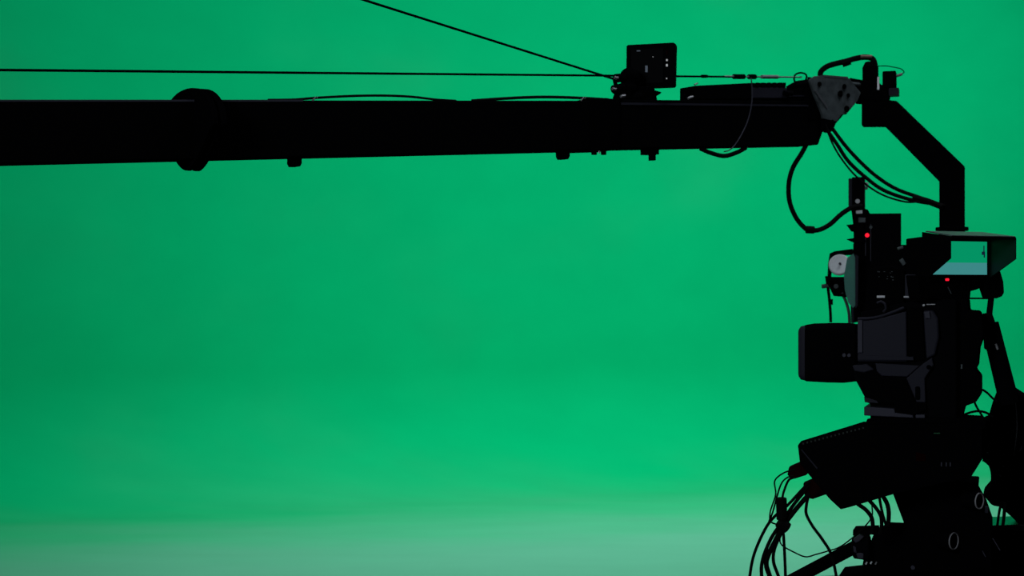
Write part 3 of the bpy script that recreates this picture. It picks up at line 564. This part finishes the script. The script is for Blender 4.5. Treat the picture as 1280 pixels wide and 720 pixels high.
bm = B(); cyl(bm, P(976.5,622,YC-.004), P(977.5,650,YC-.004), 6.8*PX, seg=20); top(obj('ferrite_sleeve', bm, RUBBER, None, .003), 'black cylindrical ferrite sleeve on the cables left of the box', 'cable sleeve')
bm = B(); cyl(bm, P(973,652,YC-.004), P(985,661,YC-.004), 7.5*PX, seg=18); top(obj('cable_tie', bm, RUBBER, None, .004), 'black strap tie gathering the hanging cable bunch below the sleeve', 'cable tie')
G3 = 'cables under the electronics box'
for pl, w, lb in (([(1072,630),(1082,637),(1089,646),(1091,656),(1090,668)], 2.6, 'black cable under the electronics box, leftmost of four'),
              ([(1086,625),(1095,635),(1101,645),(1102,656),(1100,668)], 2.4, 'black cable under the electronics box, second of four from the left'),
              ([(1099,620),(1101,632),(1104,645),(1108,658)], 1.8, 'black cable under the electronics box, third of four from the left'),
              ([(1103,619),(1109,630),(1111,642),(1110,658)], 2.8, 'black cable under the electronics box, rightmost of four')):
    cable([P(x,y,3.5) for x,y in pl], w*PX, lb, G3)
G4 = 'cables at the right of the studio camera'
cable([P(x,y,3.5) for x,y in ((1228,487),(1234,491),(1240,497),(1246,502))], 1.4*PX, 'short black cable bridging the gap to the slanting pan handle', G4)
cable([P(x,y,3.5) for x,y in ((1197,522),(1206,518),(1215,515),(1224,514),(1233,516),(1241,521))], 1.5*PX, 'black cable crossing the small gap beside the camera rear, nearly level', G4)
cable([P(x,y,3.52) for x,y in ((1217,500),(1221,509),(1227,519),(1231,530))], 1.4*PX, 'black cable crossing the small gap beside the camera rear, steep one', G4)
cable([P(x,y,3.48) for x,y in ((1234,575),(1239,588),(1239.5,602),(1234,613),(1226,622))], 1.3*PX, 'thin curved black cable left of the side housing', G4)
cable([P(x,y,3.55) for x,y in ((1252,628),(1249,640),(1246,662))], 1.7*PX, 'thin black cable in the lower right gap, left one', G4)
cable([P(x,y,3.55) for x,y in ((1256,628),(1255,645),(1253,662))], 2.2*PX, 'thicker black cable in the lower right gap, right one', G4)

# ------------------------------------------------------------------ light
def area(name, loc, target, size, power, col=(1,1,1), sy=None, spread=180):
    l = bpy.data.lights.new(name, 'AREA'); l.energy = power; l.color = col; l.size = size
    if sy: l.shape = 'RECTANGLE'; l.size_y = sy
    l.spread = math.radians(spread)
    o = bpy.data.objects.new(name, l); COL.objects.link(o); o.location = loc
    o.rotation_euler = (Vector(target)-Vector(loc)).to_track_quat('-Z', 'Y').to_euler(); return o
def wallp(a, n_, z): q = W0+wu*a+wn*n_; return (q.x, q.y, z)
area('cyc_bank_left', wallp(.6, -3.5, 5.4), wallp(.6, .9, .9), 3.6, 56, sy=.8, spread=130)
area('cyc_bank_middle', wallp(4.3, -3.7, 5.4), wallp(4.3, .9, .7), 3.6, 92, sy=.8, spread=130)
area('cyc_bank_right', wallp(8.0, -3.5, 5.4), wallp(8.0, .9, .4), 3.4, 90, sy=.8, spread=130)
area('cyc_low_wash', wallp(3.4, -2.9, 5.6), wallp(3.4, -1.6, 0), 5.0, 30, sy=.8, spread=75)
area('grid_top', (1.8, 4.0, 5.0), (1.0, 3.9, 1.2), 1.6, 14, (.85,.9,1), spread=90)
area('front_dim', (-1.6, .6, 2.6), (1.1, 3.6, 1.3), .9, 8.0, (.84,.92,1), spread=90)
w = bpy.data.worlds.new('world'); SC.world = w; w.use_nodes = True
w.node_tree.nodes['Background'].inputs[0].default_value = (.02,.02,.025,1); w.node_tree.nodes['Background'].inputs[1].default_value = .15

# ------------------------------------------------------------------ camera
cd = bpy.data.cameras.new('view'); co = bpy.data.objects.new('view', cd); COL.objects.link(co)
co.location = (0,0,EYE); co.rotation_euler = (math.radians(90),0,0)
cd.lens = 50; cd.sensor_width = 36; cd.clip_start = .05
cd.dof.use_dof = True; cd.dof.focus_distance = 3.5; cd.dof.aperture_fstop = 5.6
SC.camera = co
vs = SC.view_settings; vs.view_transform = 'Standard'; vs.look = 'None'; vs.gamma = 1; vs.exposure = 0; vs.use_curve_mapping = False
